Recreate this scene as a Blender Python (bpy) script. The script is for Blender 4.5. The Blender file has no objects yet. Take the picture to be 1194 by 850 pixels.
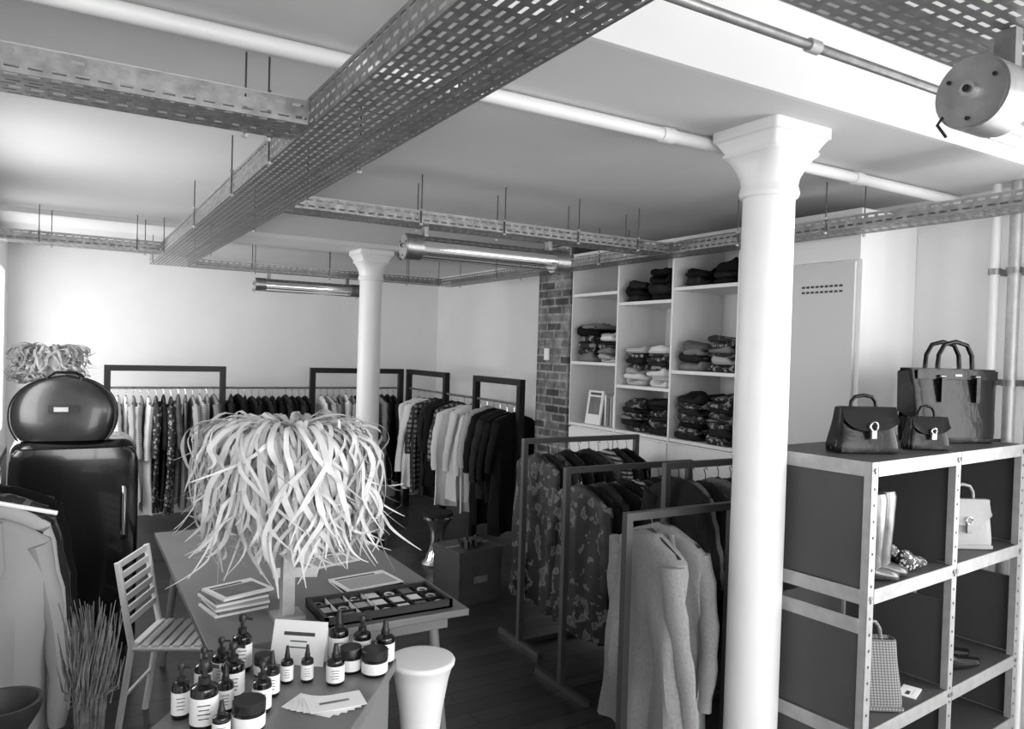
import bpy, math, random
from mathutils import Vector, Matrix
R = random.Random(7)
SC = bpy.context.scene

# ------------------------------------------------------------ materials
MATS = {}
def mat(name, v, rough=0.6, metal=0.0, var=0.0, scale=8.0, bump=0.0, coat=0.0, sheen=0.0, spec=None):
    if name in MATS: return MATS[name]
    m = bpy.data.materials.new(name); m.use_nodes = True
    nt = m.node_tree; b = nt.nodes['Principled BSDF']
    b.inputs['Base Color'].default_value = (v, v, v, 1)
    b.inputs['Roughness'].default_value = rough
    b.inputs['Metallic'].default_value = metal
    if spec is not None: b.inputs['Specular IOR Level'].default_value = spec
    if coat: b.inputs['Coat Weight'].default_value = coat
    if sheen: b.inputs['Sheen Weight'].default_value = sheen
    if var or bump:
        tc = nt.nodes.new('ShaderNodeTexCoord'); no = nt.nodes.new('ShaderNodeTexNoise')
        no.inputs['Scale'].default_value = scale; no.inputs['Detail'].default_value = 5
        nt.links.new(tc.outputs['Object'], no.inputs['Vector'])
        if var:
            cr = nt.nodes.new('ShaderNodeValToRGB')
            a = max(0, v*(1-var)); c = min(1, v*(1+var))
            cr.color_ramp.elements[0].position = 0.3; cr.color_ramp.elements[1].position = 0.7
            cr.color_ramp.elements[0].color = (a, a, a, 1); cr.color_ramp.elements[1].color = (c, c, c, 1)
            nt.links.new(no.outputs['Fac'], cr.inputs['Fac']); nt.links.new(cr.outputs['Color'], b.inputs['Base Color'])
        if bump:
            bp = nt.nodes.new('ShaderNodeBump'); bp.inputs['Strength'].default_value = bump; bp.inputs['Distance'].default_value = 0.01
            nt.links.new(no.outputs['Fac'], bp.inputs['Height']); nt.links.new(bp.outputs['Normal'], b.inputs['Normal'])
    MATS[name] = m; return m

def patmat(name, kind, a, b2, scale, rough=0.85):
    if name in MATS: return MATS[name]
    m = bpy.data.materials.new(name); m.use_nodes = True
    nt = m.node_tree; b = nt.nodes['Principled BSDF']; b.inputs['Roughness'].default_value = rough
    tc = nt.nodes.new('ShaderNodeTexCoord'); cr = nt.nodes.new('ShaderNodeValToRGB'); cr.color_ramp.interpolation = 'CONSTANT'
    e = cr.color_ramp.elements; e[0].color = (a, a, a, 1); e[1].color = (b2, b2, b2, 1); e[1].position = 0.5
    if kind == 'camo':
        t = nt.nodes.new('ShaderNodeTexNoise'); t.inputs['Scale'].default_value = scale; t.inputs['Detail'].default_value = 3
        out = t.outputs['Fac']; e[1].position = 0.55; n = e.new(0.62); n.color = ((a+b2)/2,)*3+(1,)
    elif kind == 'spots':
        t = nt.nodes.new('ShaderNodeTexVoronoi'); t.inputs['Scale'].default_value = scale; out = t.outputs['Distance']; e[1].position = 0.38
    elif kind == 'weave':
        t = nt.nodes.new('ShaderNodeTexWave'); t.bands_direction = 'Z'; t.inputs['Scale'].default_value = scale
        t2 = nt.nodes.new('ShaderNodeTexWave'); t2.bands_direction = 'X'; t2.inputs['Scale'].default_value = scale
        nt.links.new(tc.outputs['Object'], t2.inputs['Vector']); cr.color_ramp.interpolation = 'LINEAR'
        mx = nt.nodes.new('ShaderNodeMath'); mx.operation = 'MULTIPLY'
        nt.links.new(t.outputs['Fac'], mx.inputs[0]); nt.links.new(t2.outputs['Fac'], mx.inputs[1]); out = mx.outputs[0]
    elif kind == 'plaid':
        t = nt.nodes.new('ShaderNodeTexWave'); t.bands_direction = 'Z'; t.inputs['Scale'].default_value = scale
        t2 = nt.nodes.new('ShaderNodeTexWave'); t2.bands_direction = 'X'; t2.inputs['Scale'].default_value = scale
        nt.links.new(tc.outputs['Object'], t2.inputs['Vector'])
        mx = nt.nodes.new('ShaderNodeMath'); mx.operation = 'MULTIPLY'
        nt.links.new(t.outputs['Fac'], mx.inputs[0]); nt.links.new(t2.outputs['Fac'], mx.inputs[1]); out = mx.outputs[0]; e[1].position = 0.3
    else:
        t = nt.nodes.new('ShaderNodeTexWave'); t.bands_direction = 'Z'; t.inputs['Scale'].default_value = scale; t.inputs['Distortion'].default_value = 0.5; out = t.outputs['Fac']
    nt.links.new(tc.outputs['Object'], t.inputs['Vector'])
    nt.links.new(out, cr.inputs['Fac']); nt.links.new(cr.outputs['Color'], b.inputs['Base Color'])
    MATS[name] = m; return m

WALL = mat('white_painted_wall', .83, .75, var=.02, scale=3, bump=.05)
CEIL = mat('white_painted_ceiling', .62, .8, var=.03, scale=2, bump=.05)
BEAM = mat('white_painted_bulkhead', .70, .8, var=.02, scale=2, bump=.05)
COLM = mat('white_gloss_paint', .80, .4, var=.02, scale=6, bump=.03)
CAB = mat('white_cabinet', .78, .45)
CABG = mat('grey_cabinet_door', .60, .5)
GALV = mat('galvanised_steel', .27, .42, .75, var=.25, scale=25)
GALVB = mat('galvanised_steel_light', .42, .5, .4, var=.12, scale=20)
CHROME = mat('chrome', .75, .12, 1.0)
BRUSH = mat('brushed_steel', .36, .38, .9, var=.3, scale=12)
BLKM = mat('black_metal', .012, .4, .3)
RACKM = mat('dark_rack_metal', .09, .4, .4)
BLACK = mat('black_gloss', .006, .16, 0, coat=.25)
BLKP = mat('black_plastic', .012, .4)
WHITE = mat('white_plastic', .82, .35)
PAPER = mat('paper_white', .80, .7)
LABEL = mat('bottle_label', .78, .6)
INK = mat('printed_ink', .05, .6)
GLASSB = mat('dark_glass', .006, .08, 0, coat=.3)
TABLE = mat('grey_table_top', .16, .35, var=.08, scale=4)
TABED = mat('grey_table_edge', .2, .5)
PANEL = mat('rack_panel_grey', .06, .5, var=.08, scale=3)
LEATH = mat('black_leather', .006, .2, 0, var=.3, scale=9, bump=.5, spec=.25)
LEATL = mat('pale_leather', .30, .4, 0, bump=.2, scale=40)
BOOT = mat('metallic_leather', .16, .3, .6, var=.3, scale=14, bump=.3)
FEATH = mat('pale_feather_strip', .70, .6, 0, var=.12, scale=10)
FEATG = mat('grey_feather_strip', .5, .6, 0, var=.25, scale=14)
FAB = {
 'w': mat('cloth_white', .70, .9, sheen=.2), 'l': mat('cloth_light_grey', .38, .9), 'm': mat('cloth_mid_grey', .18, .9, var=.15, scale=20),
 'g': mat('cloth_grey_wool', .11, .95, var=.2, scale=60), 'd': mat('cloth_dark', .022, .9, var=.3, scale=20, spec=.15), 'k': mat('cloth_black', .007, .85, spec=.15),
 'c': patmat('cloth_camo', 'camo', .010, .11, 15, .6), 's': patmat('cloth_striped', 'stripe', .03, .5, 12), 'p': patmat('cloth_plaid', 'plaid', .02, .2, 6),
 'f': patmat('cloth_spotted', 'spots', .3, .03, 30), 'v': patmat('cloth_knit_pattern', 'camo', .02, .32, 30), 'z': patmat('cloth_fine_stripe', 'stripe', .3, .62, 25),
 'o': mat('cloth_coat_grey', .25, .95, var=.12, scale=80, bump=.2), 'h': mat('cloth_shirt_grey', .26, .9, bump=.1, scale=30),
}
def brickmat():
    m = bpy.data.materials.new('painted_brick'); m.use_nodes = True
    nt = m.node_tree; b = nt.nodes['Principled BSDF']; b.inputs['Roughness'].default_value = .9
    tc = nt.nodes.new('ShaderNodeTexCoord'); sp = nt.nodes.new('ShaderNodeSeparateXYZ'); ad = nt.nodes.new('ShaderNodeMath'); cb = nt.nodes.new('ShaderNodeCombineXYZ')
    br = nt.nodes.new('ShaderNodeTexBrick')
    nt.links.new(tc.outputs['Object'], sp.inputs[0]); nt.links.new(sp.outputs['X'], ad.inputs[0]); nt.links.new(sp.outputs['Y'], ad.inputs[1])
    nt.links.new(ad.outputs[0], cb.inputs['X']); nt.links.new(sp.outputs['Z'], cb.inputs['Y'])
    nt.links.new(cb.outputs[0], br.inputs['Vector'])
    br.inputs['Scale'].default_value = 1; br.inputs['Brick Width'].default_value = .21; br.inputs['Row Height'].default_value = .07; br.inputs['Mortar Size'].default_value = .009
    br.inputs['Color1'].default_value = (.07,.07,.07,1); br.inputs['Color2'].default_value = (.30,.30,.30,1); br.inputs['Mortar'].default_value = (.36,.36,.36,1)
    no = nt.nodes.new('ShaderNodeTexNoise'); no.inputs['Scale'].default_value = 11; no.inputs['Detail'].default_value = 8
    cr = nt.nodes.new('ShaderNodeValToRGB'); cr.color_ramp.elements[0].position = .35; cr.color_ramp.elements[1].position = .65; cr.color_ramp.elements[0].color = (.3,.3,.3,1)
    mx = nt.nodes.new('ShaderNodeMixRGB'); mx.blend_type = 'MULTIPLY'; mx.inputs['Fac'].default_value = .85
    nt.links.new(tc.outputs['Object'], no.inputs['Vector']); nt.links.new(no.outputs['Fac'], cr.inputs['Fac'])
    nt.links.new(br.outputs['Color'], mx.inputs[1]); nt.links.new(cr.outputs['Color'], mx.inputs[2]); nt.links.new(mx.outputs[0], b.inputs['Base Color'])
    bp = nt.nodes.new('ShaderNodeBump'); bp.inputs['Strength'].default_value = .6; bp.inputs['Distance'].default_value = .02
    nt.links.new(mx.outputs[0], bp.inputs['Height']); nt.links.new(bp.outputs['Normal'], b.inputs['Normal'])
    return m
BRICK = brickmat()
def floormat():
    m = bpy.data.materials.new('dark_wood_floor'); m.use_nodes = True
    nt = m.node_tree; b = nt.nodes['Principled BSDF']; b.inputs['Roughness'].default_value = .33
    tc = nt.nodes.new('ShaderNodeTexCoord'); br = nt.nodes.new('ShaderNodeTexBrick')
    br.inputs['Scale'].default_value = 1; br.inputs['Brick Width'].default_value = 1.8; br.inputs['Row Height'].default_value = .12; br.inputs['Mortar Size'].default_value = .004
    br.inputs['Color1'].default_value = (.035,.035,.035,1); br.inputs['Color2'].default_value = (.08,.08,.08,1); br.inputs['Mortar'].default_value = (.006,.006,.006,1)
    nt.links.new(tc.outputs['Object'], br.inputs['Vector'])
    mp = nt.nodes.new('ShaderNodeMapping'); mp.inputs['Scale'].default_value = (2, 30, 1); no = nt.nodes.new('ShaderNodeTexNoise'); no.inputs['Scale'].default_value = 2
    nt.links.new(tc.outputs['Object'], mp.inputs[0]); nt.links.new(mp.outputs[0], no.inputs['Vector'])
    mx = nt.nodes.new('ShaderNodeMixRGB'); mx.blend_type = 'MULTIPLY'; mx.inputs['Fac'].default_value = .6
    nt.links.new(br.outputs['Color'], mx.inputs[1]); nt.links.new(no.outputs['Fac'], mx.inputs[2]); nt.links.new(mx.outputs[0], b.inputs['Base Color'])
    return m
FLOOR = floormat()

# ------------------------------------------------------------ mesh builder
class MB:
    def __init__(s, name, M=None):
        s.name = name; s.v = []; s.f = []; s.fm = []; s.mats = []; s.M = M
    def mi(s, m):
        if m not in s.mats: s.mats.append(m)
        return s.mats.index(m)
    def add(s, vs, fs, m, M=None):
        o = len(s.v); k = s.mi(m)
        for v in vs:
            v = Vector(v)
            if M is not None: v = M @ v
            if s.M is not None: v = s.M @ v
            s.v.append(v[:])
        for f in fs: s.f.append([o+i for i in f]); s.fm.append(k)
    def box(s, a, b, m, M=None):
        x0, y0, z0 = a; x1, y1, z1 = b
        vs = [(x0,y0,z0),(x1,y0,z0),(x1,y1,z0),(x0,y1,z0),(x0,y0,z1),(x1,y0,z1),(x1,y1,z1),(x0,y1,z1)]
        s.add(vs, [(0,3,2,1),(4,5,6,7),(0,1,5,4),(1,2,6,5),(2,3,7,6),(3,0,4,7)], m, M)
    def tube(s, pts, r, m, n=8, closed=False, M=None, flat=1.0):
        pts = [Vector(p) for p in pts]; N = len(pts); vs = []; up = None
        rr = r if isinstance(r, (list, tuple)) else [r]*N
        for i, p in enumerate(pts):
            t = (pts[(i+1) % N]-pts[i-1]) if closed else (pts[min(i+1, N-1)]-pts[max(i-1, 0)])
            if t.length < 1e-9: t = Vector((0,0,1))
            t.normalize()
            if up is None: up = Vector((0,0,1)) if abs(t.z) < .9 else Vector((1,0,0))
            a = t.cross(up)
            if a.length < 1e-4: a = t.cross(Vector((0,1,0)))
            a.normalize(); b = a.cross(t).normalized(); up = b
            for k in range(n):
                q = 2*math.pi*k/n
                vs.append(p+a*math.cos(q)*rr[i]+b*math.sin(q)*rr[i]*flat)
        fs = []
        for i in range(N if closed else N-1):
            j = (i+1) % N
            for k in range(n): fs.append((i*n+k, i*n+(k+1) % n, j*n+(k+1) % n, j*n+k))
        if not closed: fs.append(tuple(range(n))[::-1]); fs.append(tuple(range((N-1)*n, N*n)))
        s.add(vs, fs, m, M)
    def lathe(s, prof, c, m, n=24, M=None):
        vs = []; fs = []
        for r, z in prof:
            for k in range(n):
                q = 2*math.pi*k/n; vs.append((c[0]+r*math.cos(q), c[1]+r*math.sin(q), c[2]+z))
        for i in range(len(prof)-1):
            for k in range(n): fs.append((i*n+k, i*n+(k+1) % n, (i+1)*n+(k+1) % n, (i+1)*n+k))
        fs.append(tuple(range(n))[::-1]); fs.append(tuple(range((len(prof)-1)*n, len(prof)*n)))
        s.add(vs, fs, m, M)
    def loft(s, rows, m, n=24, M=None, cap=True):
        vs = []; fs = []
        for cx, cy, cz, hx, hy, pw in rows:
            for k in range(n):
                q = 2*math.pi*(k+.5)/n; c, d = math.cos(q), math.sin(q)
                e = 2.0/pw
                vs.append((cx+hx*math.copysign(abs(c)**e, c), cy+hy*math.copysign(abs(d)**e, d), cz))
        for i in range(len(rows)-1):
            for k in range(n): fs.append((i*n+k, i*n+(k+1) % n, (i+1)*n+(k+1) % n, (i+1)*n+k))
        if cap: fs.append(tuple(range(n))[::-1]); fs.append(tuple(range((len(rows)-1)*n, len(rows)*n)))
        s.add(vs, fs, m, M)
    def build(s, bevel=0, angle=38, smooth=True):
        me = bpy.data.meshes.new(s.name); me.from_pydata(s.v, [], s.f)
        for m in s.mats: me.materials.append(m)
        me.polygons.foreach_set('material_index', s.fm)
        if smooth:
            me.polygons.foreach_set('use_smooth', [True]*len(s.f))
        me.update()
        if smooth: me.set_sharp_from_angle(angle=math.radians(angle))
        o = bpy.data.objects.new(s.name, me); SC.collection.objects.link(o)
        if bevel:
            bv = o.modifiers.new('bevel', 'BEVEL'); bv.width = bevel; bv.segments = 2; bv.limit_method = 'ANGLE'; bv.angle_limit = math.radians(50); bv.harden_normals = False
        return o
def TR(x, y, z, deg=0): return Matrix.Translation((x, y, z)) @ Matrix.Rotation(math.radians(deg), 4, 'Z')

# ------------------------------------------------------------ room
XL, XR, YB, YF = -.48, 4.1, 8.8, -2.6
ZC, ZH, YS = 2.75, 3.05, 1.76
b = MB('floor'); b.box((XL-.2, YF-.2, -.1), (XR+.2, YB+.2, 0), FLOOR); b.build(smooth=False)
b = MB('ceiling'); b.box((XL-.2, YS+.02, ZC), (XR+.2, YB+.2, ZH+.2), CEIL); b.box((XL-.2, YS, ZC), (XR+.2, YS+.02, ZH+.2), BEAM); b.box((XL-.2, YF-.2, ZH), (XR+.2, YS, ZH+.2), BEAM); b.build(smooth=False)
b = MB('wall_back'); b.box((XL-.2, YB, 0), (XR+.2, YB+.2, ZC), WALL); b.build(smooth=False)
b = MB('wall_left')   # two added openings, out of view, above waist height, to brighten the back
WL = [(3.7, 4.7, 1.3, 2.45), (5.75, 8.35, 1.0, 2.45)]
for y0, y1 in ((YF, YS), (YS, 3.7), (4.7, 5.75), (8.35, YB)): b.box((XL-.2, y0, 0), (XL, y1, ZH if y1 <= YS else ZC), WALL)
for y0, y1, z0, z1 in WL: b.box((XL-.2, y0, 0), (XL, y1, z0), WALL); b.box((XL-.2, y0, z1), (XL, y1, ZC), WALL)
b.build(smooth=False)
b = MB('wall_right')
b.box((XR, YS, 0), (XR+.2, YB, ZC), WALL); b.box((XR, 1.3, 0), (XR+.2, YS, ZH), WALL); b.box((XR, YF, 0), (XR+.2, 1.3, .7), WALL); b.box((XR, YF, 2.6), (XR+.2, 1.3, ZH), WALL); b.box((XR, YF, .7), (XR+.2, -2.0, 2.6), WALL)
b.build(smooth=False)
b = MB('wall_rear')
b.box((XL, YF-.2, 0), (XR, YF, .6), WALL); b.box((XL, YF-.2, 2.7), (XR, YF, ZH), WALL)
for x0, x1 in ((XL, -.2), (1.7, 2.0), (3.9, XR)): b.box((x0, YF-.2, .6), (x1, YF, 2.7), WALL)
b.build(smooth=False)
def window(name, pts, axis, n=3):
    b = MB(name); a0, a1, z0, z1, c = pts; t = .05
    def bx(u0, u1, w0, w1):
        if axis == 'x': b.box((u0, c-.03, w0), (u1, c+.03, w1), COLM)
        else: b.box((c-.03, u0, w0), (c+.03, u1, w1), COLM)
    bx(a0, a1, z0, z0+t); bx(a0, a1, z1-t, z1)
    for i in range(n+1):
        u = a0+(a1-a0-t)*i/n; bx(u, u+t, z0+t, z1-t)
    b.build()
window('window_1', (-.2, 1.7, .6, 2.7, YF-.1), 'x')
window('window_2', (2.0, 3.9, .6, 2.7, YF-.1), 'x')
window('window_3', (-2.0, 1.3, .7, 2.6, XR+.1), 'y')
window('added_window_4', (3.7, 4.7, 1.3, 2.45, XL-.1), 'y', 1)  # unseen window, added to let more light in from the left
window('added_window_5', (5.75, 8.35, 1.0, 2.45, XL-.1), 'y', 3)  # unseen window, added so light grazes the back wall
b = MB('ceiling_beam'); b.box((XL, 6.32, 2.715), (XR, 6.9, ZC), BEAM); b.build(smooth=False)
b = MB('baseboard_back'); b.box((XL, YB-.02, 0), (XR, YB, .12), COLM); b.build()
b = MB('baseboard_right'); b.box((XR-.02, 5.6, 0), (XR, YB-.02, .12), COLM); b.build()
b = MB('brick_pier'); b.box((3.58, 5.13, 0), (XR-.001, 5.6, ZC), BRICK); b.build(smooth=False)
b = MB('light_switch'); b.box((3.565, 5.4, 1.78), (3.58, 5.47, 1.88), WHITE); b.build(.003)

# columns
def column(x, y, top):
    b = MB('cast_iron_column'); r = .104
    b.lathe([(.14,0),(.14,.1),(.13,.13),(.122,.16),(.112,.2),(r,.24),(r,1.2),(r*.96,top-.27),(.110,top-.265),(.116,top-.25),(.110,top-.225)], (x, y, 0), COLM, 40)
    T = top
    rows = [(x,y,T-.23,.106,.106,2),(x,y,T-.19,.110,.110,2.2),(x,y,T-.15,.120,.120,3),(x,y,T-.115,.132,.132,5),(x,y,T-.105,.142,.142,6),(x,y,T-.095,.142,.142,8),
            (x,y,T-.092,.130,.130,10),(x,y,T-.07,.140,.140,14),(x,y,T-.045,.154,.154,18),(x,y,T-.04,.163,.163,22),(x,y,T,.163,.163,22)]
    b.loft(rows, COLM, 64); b.build(angle=30)
column(2.4, 2.08, ZC); column(2.4, 6.61, 2.715)

# ceiling pipe
b = MB('ceiling_pipe'); py, pz = 2.276, 2.718
b.tube([(XL, py, pz), (XR, py, pz)], .026, COLM, 16)
for x in (.85, 2.0, 3.2): b.tube([(x, py, pz), (x+.06, py, pz)], .031, COLM, 16)
b.build()
b = MB('wall_pipe')
for y, r, m in ((2.02, .022, COLM), (1.93, .028, GALVB), (1.84, .018, COLM)):
    b.tube([(3.98, y, 0), (3.98, y, ZC-.001)], r, m, 12)
    for z in (1.75, 2.3): b.box((3.98, y-.012, z), (XR, y+.012, z+.03), GALV); b.tube([(3.98,y,z),(3.98,y,z+.03)], r+.008, GALV, 12)
b.build()
b = MB('conduit_pipe'); b.tube([(XL, 1.0, 2.47), (3.25, 1.0, 2.47)], .010, GALV, 10)
for x in (.5, 1.25, 2.4): b.tube([(x, 1.0, 2.47), (x+.03, 1.0, 2.47)], .014, GALVB, 10)
b.build()

# ------------------------------------------------------------ cable trays (perforated, real slots)
TZ = 2.50
def perf(b, O, U, V, L, W, m, pu=.05, pv=.028, su=.032, sv=.009):
    O, U, V = Vector(O), Vector(U), Vector(V)
    nu = max(1, int(L/pu)); nv = max(1, round(W/pv)); pu = L/nu; pv = W/nv
    vs = []; fs = []
    for j in range(nv):
        for i in range(nu):
            u0, u1, v0, v1 = i*pu, (i+1)*pu, j*pv, (j+1)*pv
            a0 = u0+(pu-su)/2*(.35 if j % 2 else 1.5); a0 = min(a0, u1-su-.002); a1 = a0+su
            c0 = v0+(pv-sv)/2; c1 = c0+sv
            o = len(vs)
            for (p, q) in ((u0,v0),(u1,v0),(u1,v1),(u0,v1),(a0,c0),(a1,c0),(a1,c1),(a0,c1)): vs.append(O+U*p+V*q)
            fs += [(o,o+1,o+5,o+4),(o+1,o+2,o+6,o+5),(o+2,o+3,o+7,o+6),(o+3,o,o+4,o+7)]
    b.add(vs, fs, m)
def tray(p0, p1, w, h=.07, hang=None, z=TZ, sides=(-1, 1)):
    b = MB('perforated_cable_tray'); p0 = Vector((p0[0], p0[1], z)); p1 = Vector((p1[0], p1[1], z))
    U = (p1-p0); L = U.length; U.normalize(); V = Vector((-U.y, U.x, 0)); O = p0-V*(w/2)
    perf(b, O, U, V, L, w, GALV)
    perf(b, O, U, Vector((0,0,1)), L, h, GALV, pv=.034); perf(b, O+V*w, U, Vector((0,0,1)), L, h, GALV, pv=.034)
    Mx = Matrix(((U.x,V.x,0,O.x),(U.y,V.y,0,O.y),(0,0,1,O.z),(0,0,0,1)))
    b.box((0,0,h),(L,.014,h+.003), GALVB, Mx); b.box((0,w-.014,h),(L,w,h+.003), GALVB, Mx)
    for t in (hang or []):
        for dt, s in ((0, sides[0]), (.07, sides[1])):
            q = p0+U*(t+dt)
            zc = ZH if q.y < YS else ZC
            if 6.3 < q.y < 6.92: zc = 2.715
            c = q+V*(s*(w/2+.006)); b.tube([(c.x, c.y, z-.012), (c.x, c.y, zc-.001)], .0032, RACKM, 6)
            b.tube([(c.x, c.y, z-.014), (c.x, c.y, z-.004)], .009, GALVB, 6)
            b.tube([(c.x, c.y, z+h), (c.x, c.y, z+h+.01)], .009, GALVB, 6)
    return b.build(smooth=False)
tray((.77, -2.2), (.77, 7.2), .30, .09, [2.4, 4.9, 5.6, 6.7, 8.2, 9.0])
tray((XL+.02, 2.35), (.61, 2.35), .2, .07, [.93], sides=(1, 1))
tray((XL+.02, 6.2), (.61, 6.2), .2, .07, [.3, .9])
tray((.93, 3.73), (3.29, 3.73), .2, .06, [.65, 1.15, 1.65, 2.1])
tray((.93, 7.1), (3.29, 7.1), .2, .06, [.5, 1.2, 2.0])
tray((3.4, -2.2), (3.4, 7.2), .2, .06, [1, 3.3, 4.62, 5.2, 6.5, 8, 9.2])
tray((.93, .8), (3.29, .8), .30, .08, [1.6])

def heater(x0, x1, y, z, r=.068):
    b = MB('tubular_infrared_heater')
    def sh(a0, a1, n=18):
        vs = []; fs = []
        for i in range(n+1):
            a = a0+(a1-a0)*i/n
            for x in (x0+.03, x1-.03): vs.append((x, y+r*.95*math.cos(a), z+r*.95*math.sin(a)))
        for i in range(n): fs.append((2*i, 2*i+1, 2*i+3, 2*i+2))
        b.add(vs, fs, CHROME)
    sh(math.radians(-10), math.radians(190))
    b.tube([(x0+.03, y, z-.005), (x1-.03, y, z-.005)], .012, PAPER, 10)
    for zz in (-.03, -.055):
        b.tube([(x0+.03, y-.03, z+zz), (x1-.03, y-.03, z+zz)], .003, CHROME, 6); b.tube([(x0+.03, y+.03, z+zz), (x1-.03, y+.03, z+zz)], .003, CHROME, 6)
    for xa, xb in ((x0, x0+.09), (x1-.09, x1)):
        b.tube([(xa, y, z), (xb, y, z)], r, BRUSH, 40)
        b.tube([(xa-.004, y, z), (xb+.004, y, z)], r*.93, BRUSH, 40)
    for xx, sg in ((x0, -1), (x1, 1)):
        b.tube([(xx+sg*.004, y, z+.004), (xx+sg*.016, y, z+.004)], .014, CHROME, 16)
        b.tube([(xx+sg*.016, y, z+.004), (xx+sg*.02, y, z+.004)], .007, BLKM, 12)
        for a in range(3):
            q = a*2.09+.6; b.tube([(xx+sg*.004, y+.048*math.cos(q), z+.048*math.sin(q)), (xx+sg*.008, y+.048*math.cos(q), z+.048*math.sin(q))], .004, BLKM, 8)
        b.tube([(xx+sg*.004, y+.05, z-.035), (xx+sg*.012, y+.055, z-.05), (xx-sg*.01, y+.05, z-.07)], .003, BLKM, 6)
    for xx in (x0+.12, x1-.12):
        b.box((xx-.012, y-.02, z+r*.9), (xx+.012, y+.02, TZ-.003), GALV)
    b.build()
heater(1.44, 2.35, .785, 2.355); heater(1.53, 2.56, 3.73, 2.385); heater(1.48, 2.46, 7.1, 2.385, .06)

# ------------------------------------------------------------ cabinets and shelving
XS = 3.6
b = MB('tall_cupboard')
b.box((XS+.02, 2.5, 0), (XR-.002, 3.31, 2.66), CAB)
b.box((XS, 2.53, .1), (XS+.02, 2.93, 2.38), CABG); b.box((XS, 2.94, .1), (XS+.02, 3.3, 2.38), CABG); b.box((XS, 2.5, 2.39), (XS+.02, 3.31, 2.66), CAB)
for r_ in range(2):
    for i in range(9): b.box((XS-.003, 2.6+i*.03, 2.25-r_*.03), (XS, 2.62+i*.03, 2.262-r_*.03), INK)
b.build(.003)
b = MB('base_cupboard')
b.box((XS+.02, 3.33, 0), (XR-.002, 5.12, 1.25), CAB)
for i in range(3): b.box((XS, 3.335+i*.6, .08), (XS+.02, 3.925+i*.595, 1.24), CAB); b.box((XS-.012, 3.37+i*.6, .8), (XS, 3.385+i*.6, .95), GALV)
b.build(.003)
b = MB('shelving_unit')
Yc = [3.33, 3.925, 4.52, 5.12]; t = .018
b.box((XR-.02, 3.33, 1.25), (XR-.002, 5.12, 2.66), CAB)
for y in Yc: b.box((XS, y-t/2 if y > 3.4 else y, 1.25), (XR-.02, y+t/2 if y < 5.1 else y, 2.66), CAB)
def shf(ci, z): b.box((XS+.005, Yc[ci]+t/2, z-.024), (XR-.02, Yc[ci+1]-t/2, z), CAB)
for ci, zs in enumerate(((1.28, 1.75, 2.32, 2.66), (1.28, 1.62, 2.24, 2.66), (1.28, 1.78, 2.33, 2.66))):
    for z in zs: shf(ci, z)
b.build(.002)

def folded(b, cx, cy, z, wx, wy, h, m, rot):
    rg = R
    n = 28; p1, p2, p3 = rg.uniform(0, 6), rg.uniform(0, 6), rg.uniform(0, 6)
    vs = []; fs = []; prof = ((0,.90),(.18,1.0),(.5,1.04),(.82,1.0),(1,.84))
    for zf, k in prof:
        for q in range(n):
            a = 2*math.pi*(q+.5)/n; c, d = math.cos(a), math.sin(a)
            kk = k*(1+.04*math.sin(3*a+p1)+.035*math.sin(7*a+p2))
            vs.append((wx/2*kk*math.copysign(abs(c)**.45, c), wy/2*kk*math.copysign(abs(d)**.45, d), h*zf+h*.35*math.sin(2*a+p3)*zf+h*.22*math.sin(5*a+p1)*zf))
    L = len(prof)
    for i in range(L-1):
        for q in range(n): fs.append((i*n+q, i*n+(q+1) % n, (i+1)*n+(q+1) % n, (i+1)*n+q))
    fs.append(tuple(range(n))[::-1]); o = len(vs); vs.append((0, 0, h*1.05))
    for q in range(n): fs.append(((L-1)*n+q, (L-1)*n+(q+1) % n, o))
    b.add(vs, fs, m, TR(cx, cy, z, rot))
def stack(ci, z, frac, h, pal, n, wy=.26):
    b = MB('folded_clothes'); y0 = Yc[ci]; W = Yc[ci+1]-y0; cy = y0+W*frac; zz = z+.001; k = h/n
    for i in range(n):
        hh = k*R.uniform(.7, 1.3)
        m = FAB[pal[i % len(pal)]]; c2 = cy+R.uniform(-.01, .01)
        folded(b, 3.80+R.uniform(-.03, .02), c2, zz, .34*R.uniform(.9, 1.05), wy*R.uniform(.78, .96), hh, m, R.uniform(-7, 7))
        if R.random() < .45:
            rr = max(.012, hh*.45)
            b.tube([(3.65, c2-wy*.36, zz+rr*1.05), (3.63, c2-wy*.1, zz+rr*1.1), (3.635, c2+wy*.15, zz+rr), (3.66, c2+wy*.36, zz+rr*1.2)], [rr*.6, rr, rr*.9, rr*.5], m, 8)
        zz += hh*.95
    b.build(angle=60)
stack(0, 2.32, .28, .15, 'kd', 3); stack(0, 2.32, .73, .11, 'dk', 2)
stack(0, 1.75, .28, .24, 'vlvmvv', 6); stack(0, 1.75, .73, .20, 'mdmgm', 4)
stack(0, 1.28, .27, .33, 'vdvpvdv', 8); stack(0, 1.28, .74, .30, 'dvkvdv', 7)
stack(1, 2.24, .28, .24, 'kdk', 4); stack(1, 2.24, .73, .16, 'dkd', 3)
stack(1, 1.62, .28, .32, 'wzwvdvp', 8); stack(1, 1.62, .73, .27, 'zwlvdf', 7)
stack(1, 1.28, .27, .25, 'dvdvk', 6); stack(1, 1.28, .74, .23, 'vdpvd', 6)
stack(2, 1.78, .28, .25, 'wlmvd', 7); stack(2, 1.78, .73, .28, 'mvpvk', 6)
b = MB('magazines')
for i in range(9):
    y = 4.62+i*.035; b.box((3.68, y, 1.281), (3.9, y+.022, 1.281+.24-(i % 3)*.012), [PAPER, FAB['l'], FAB['m']][i % 3])
M = TR(3.64, 4.75, 1.283, 0) @ Matrix.Rotation(math.radians(8), 4, 'Y')
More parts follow.
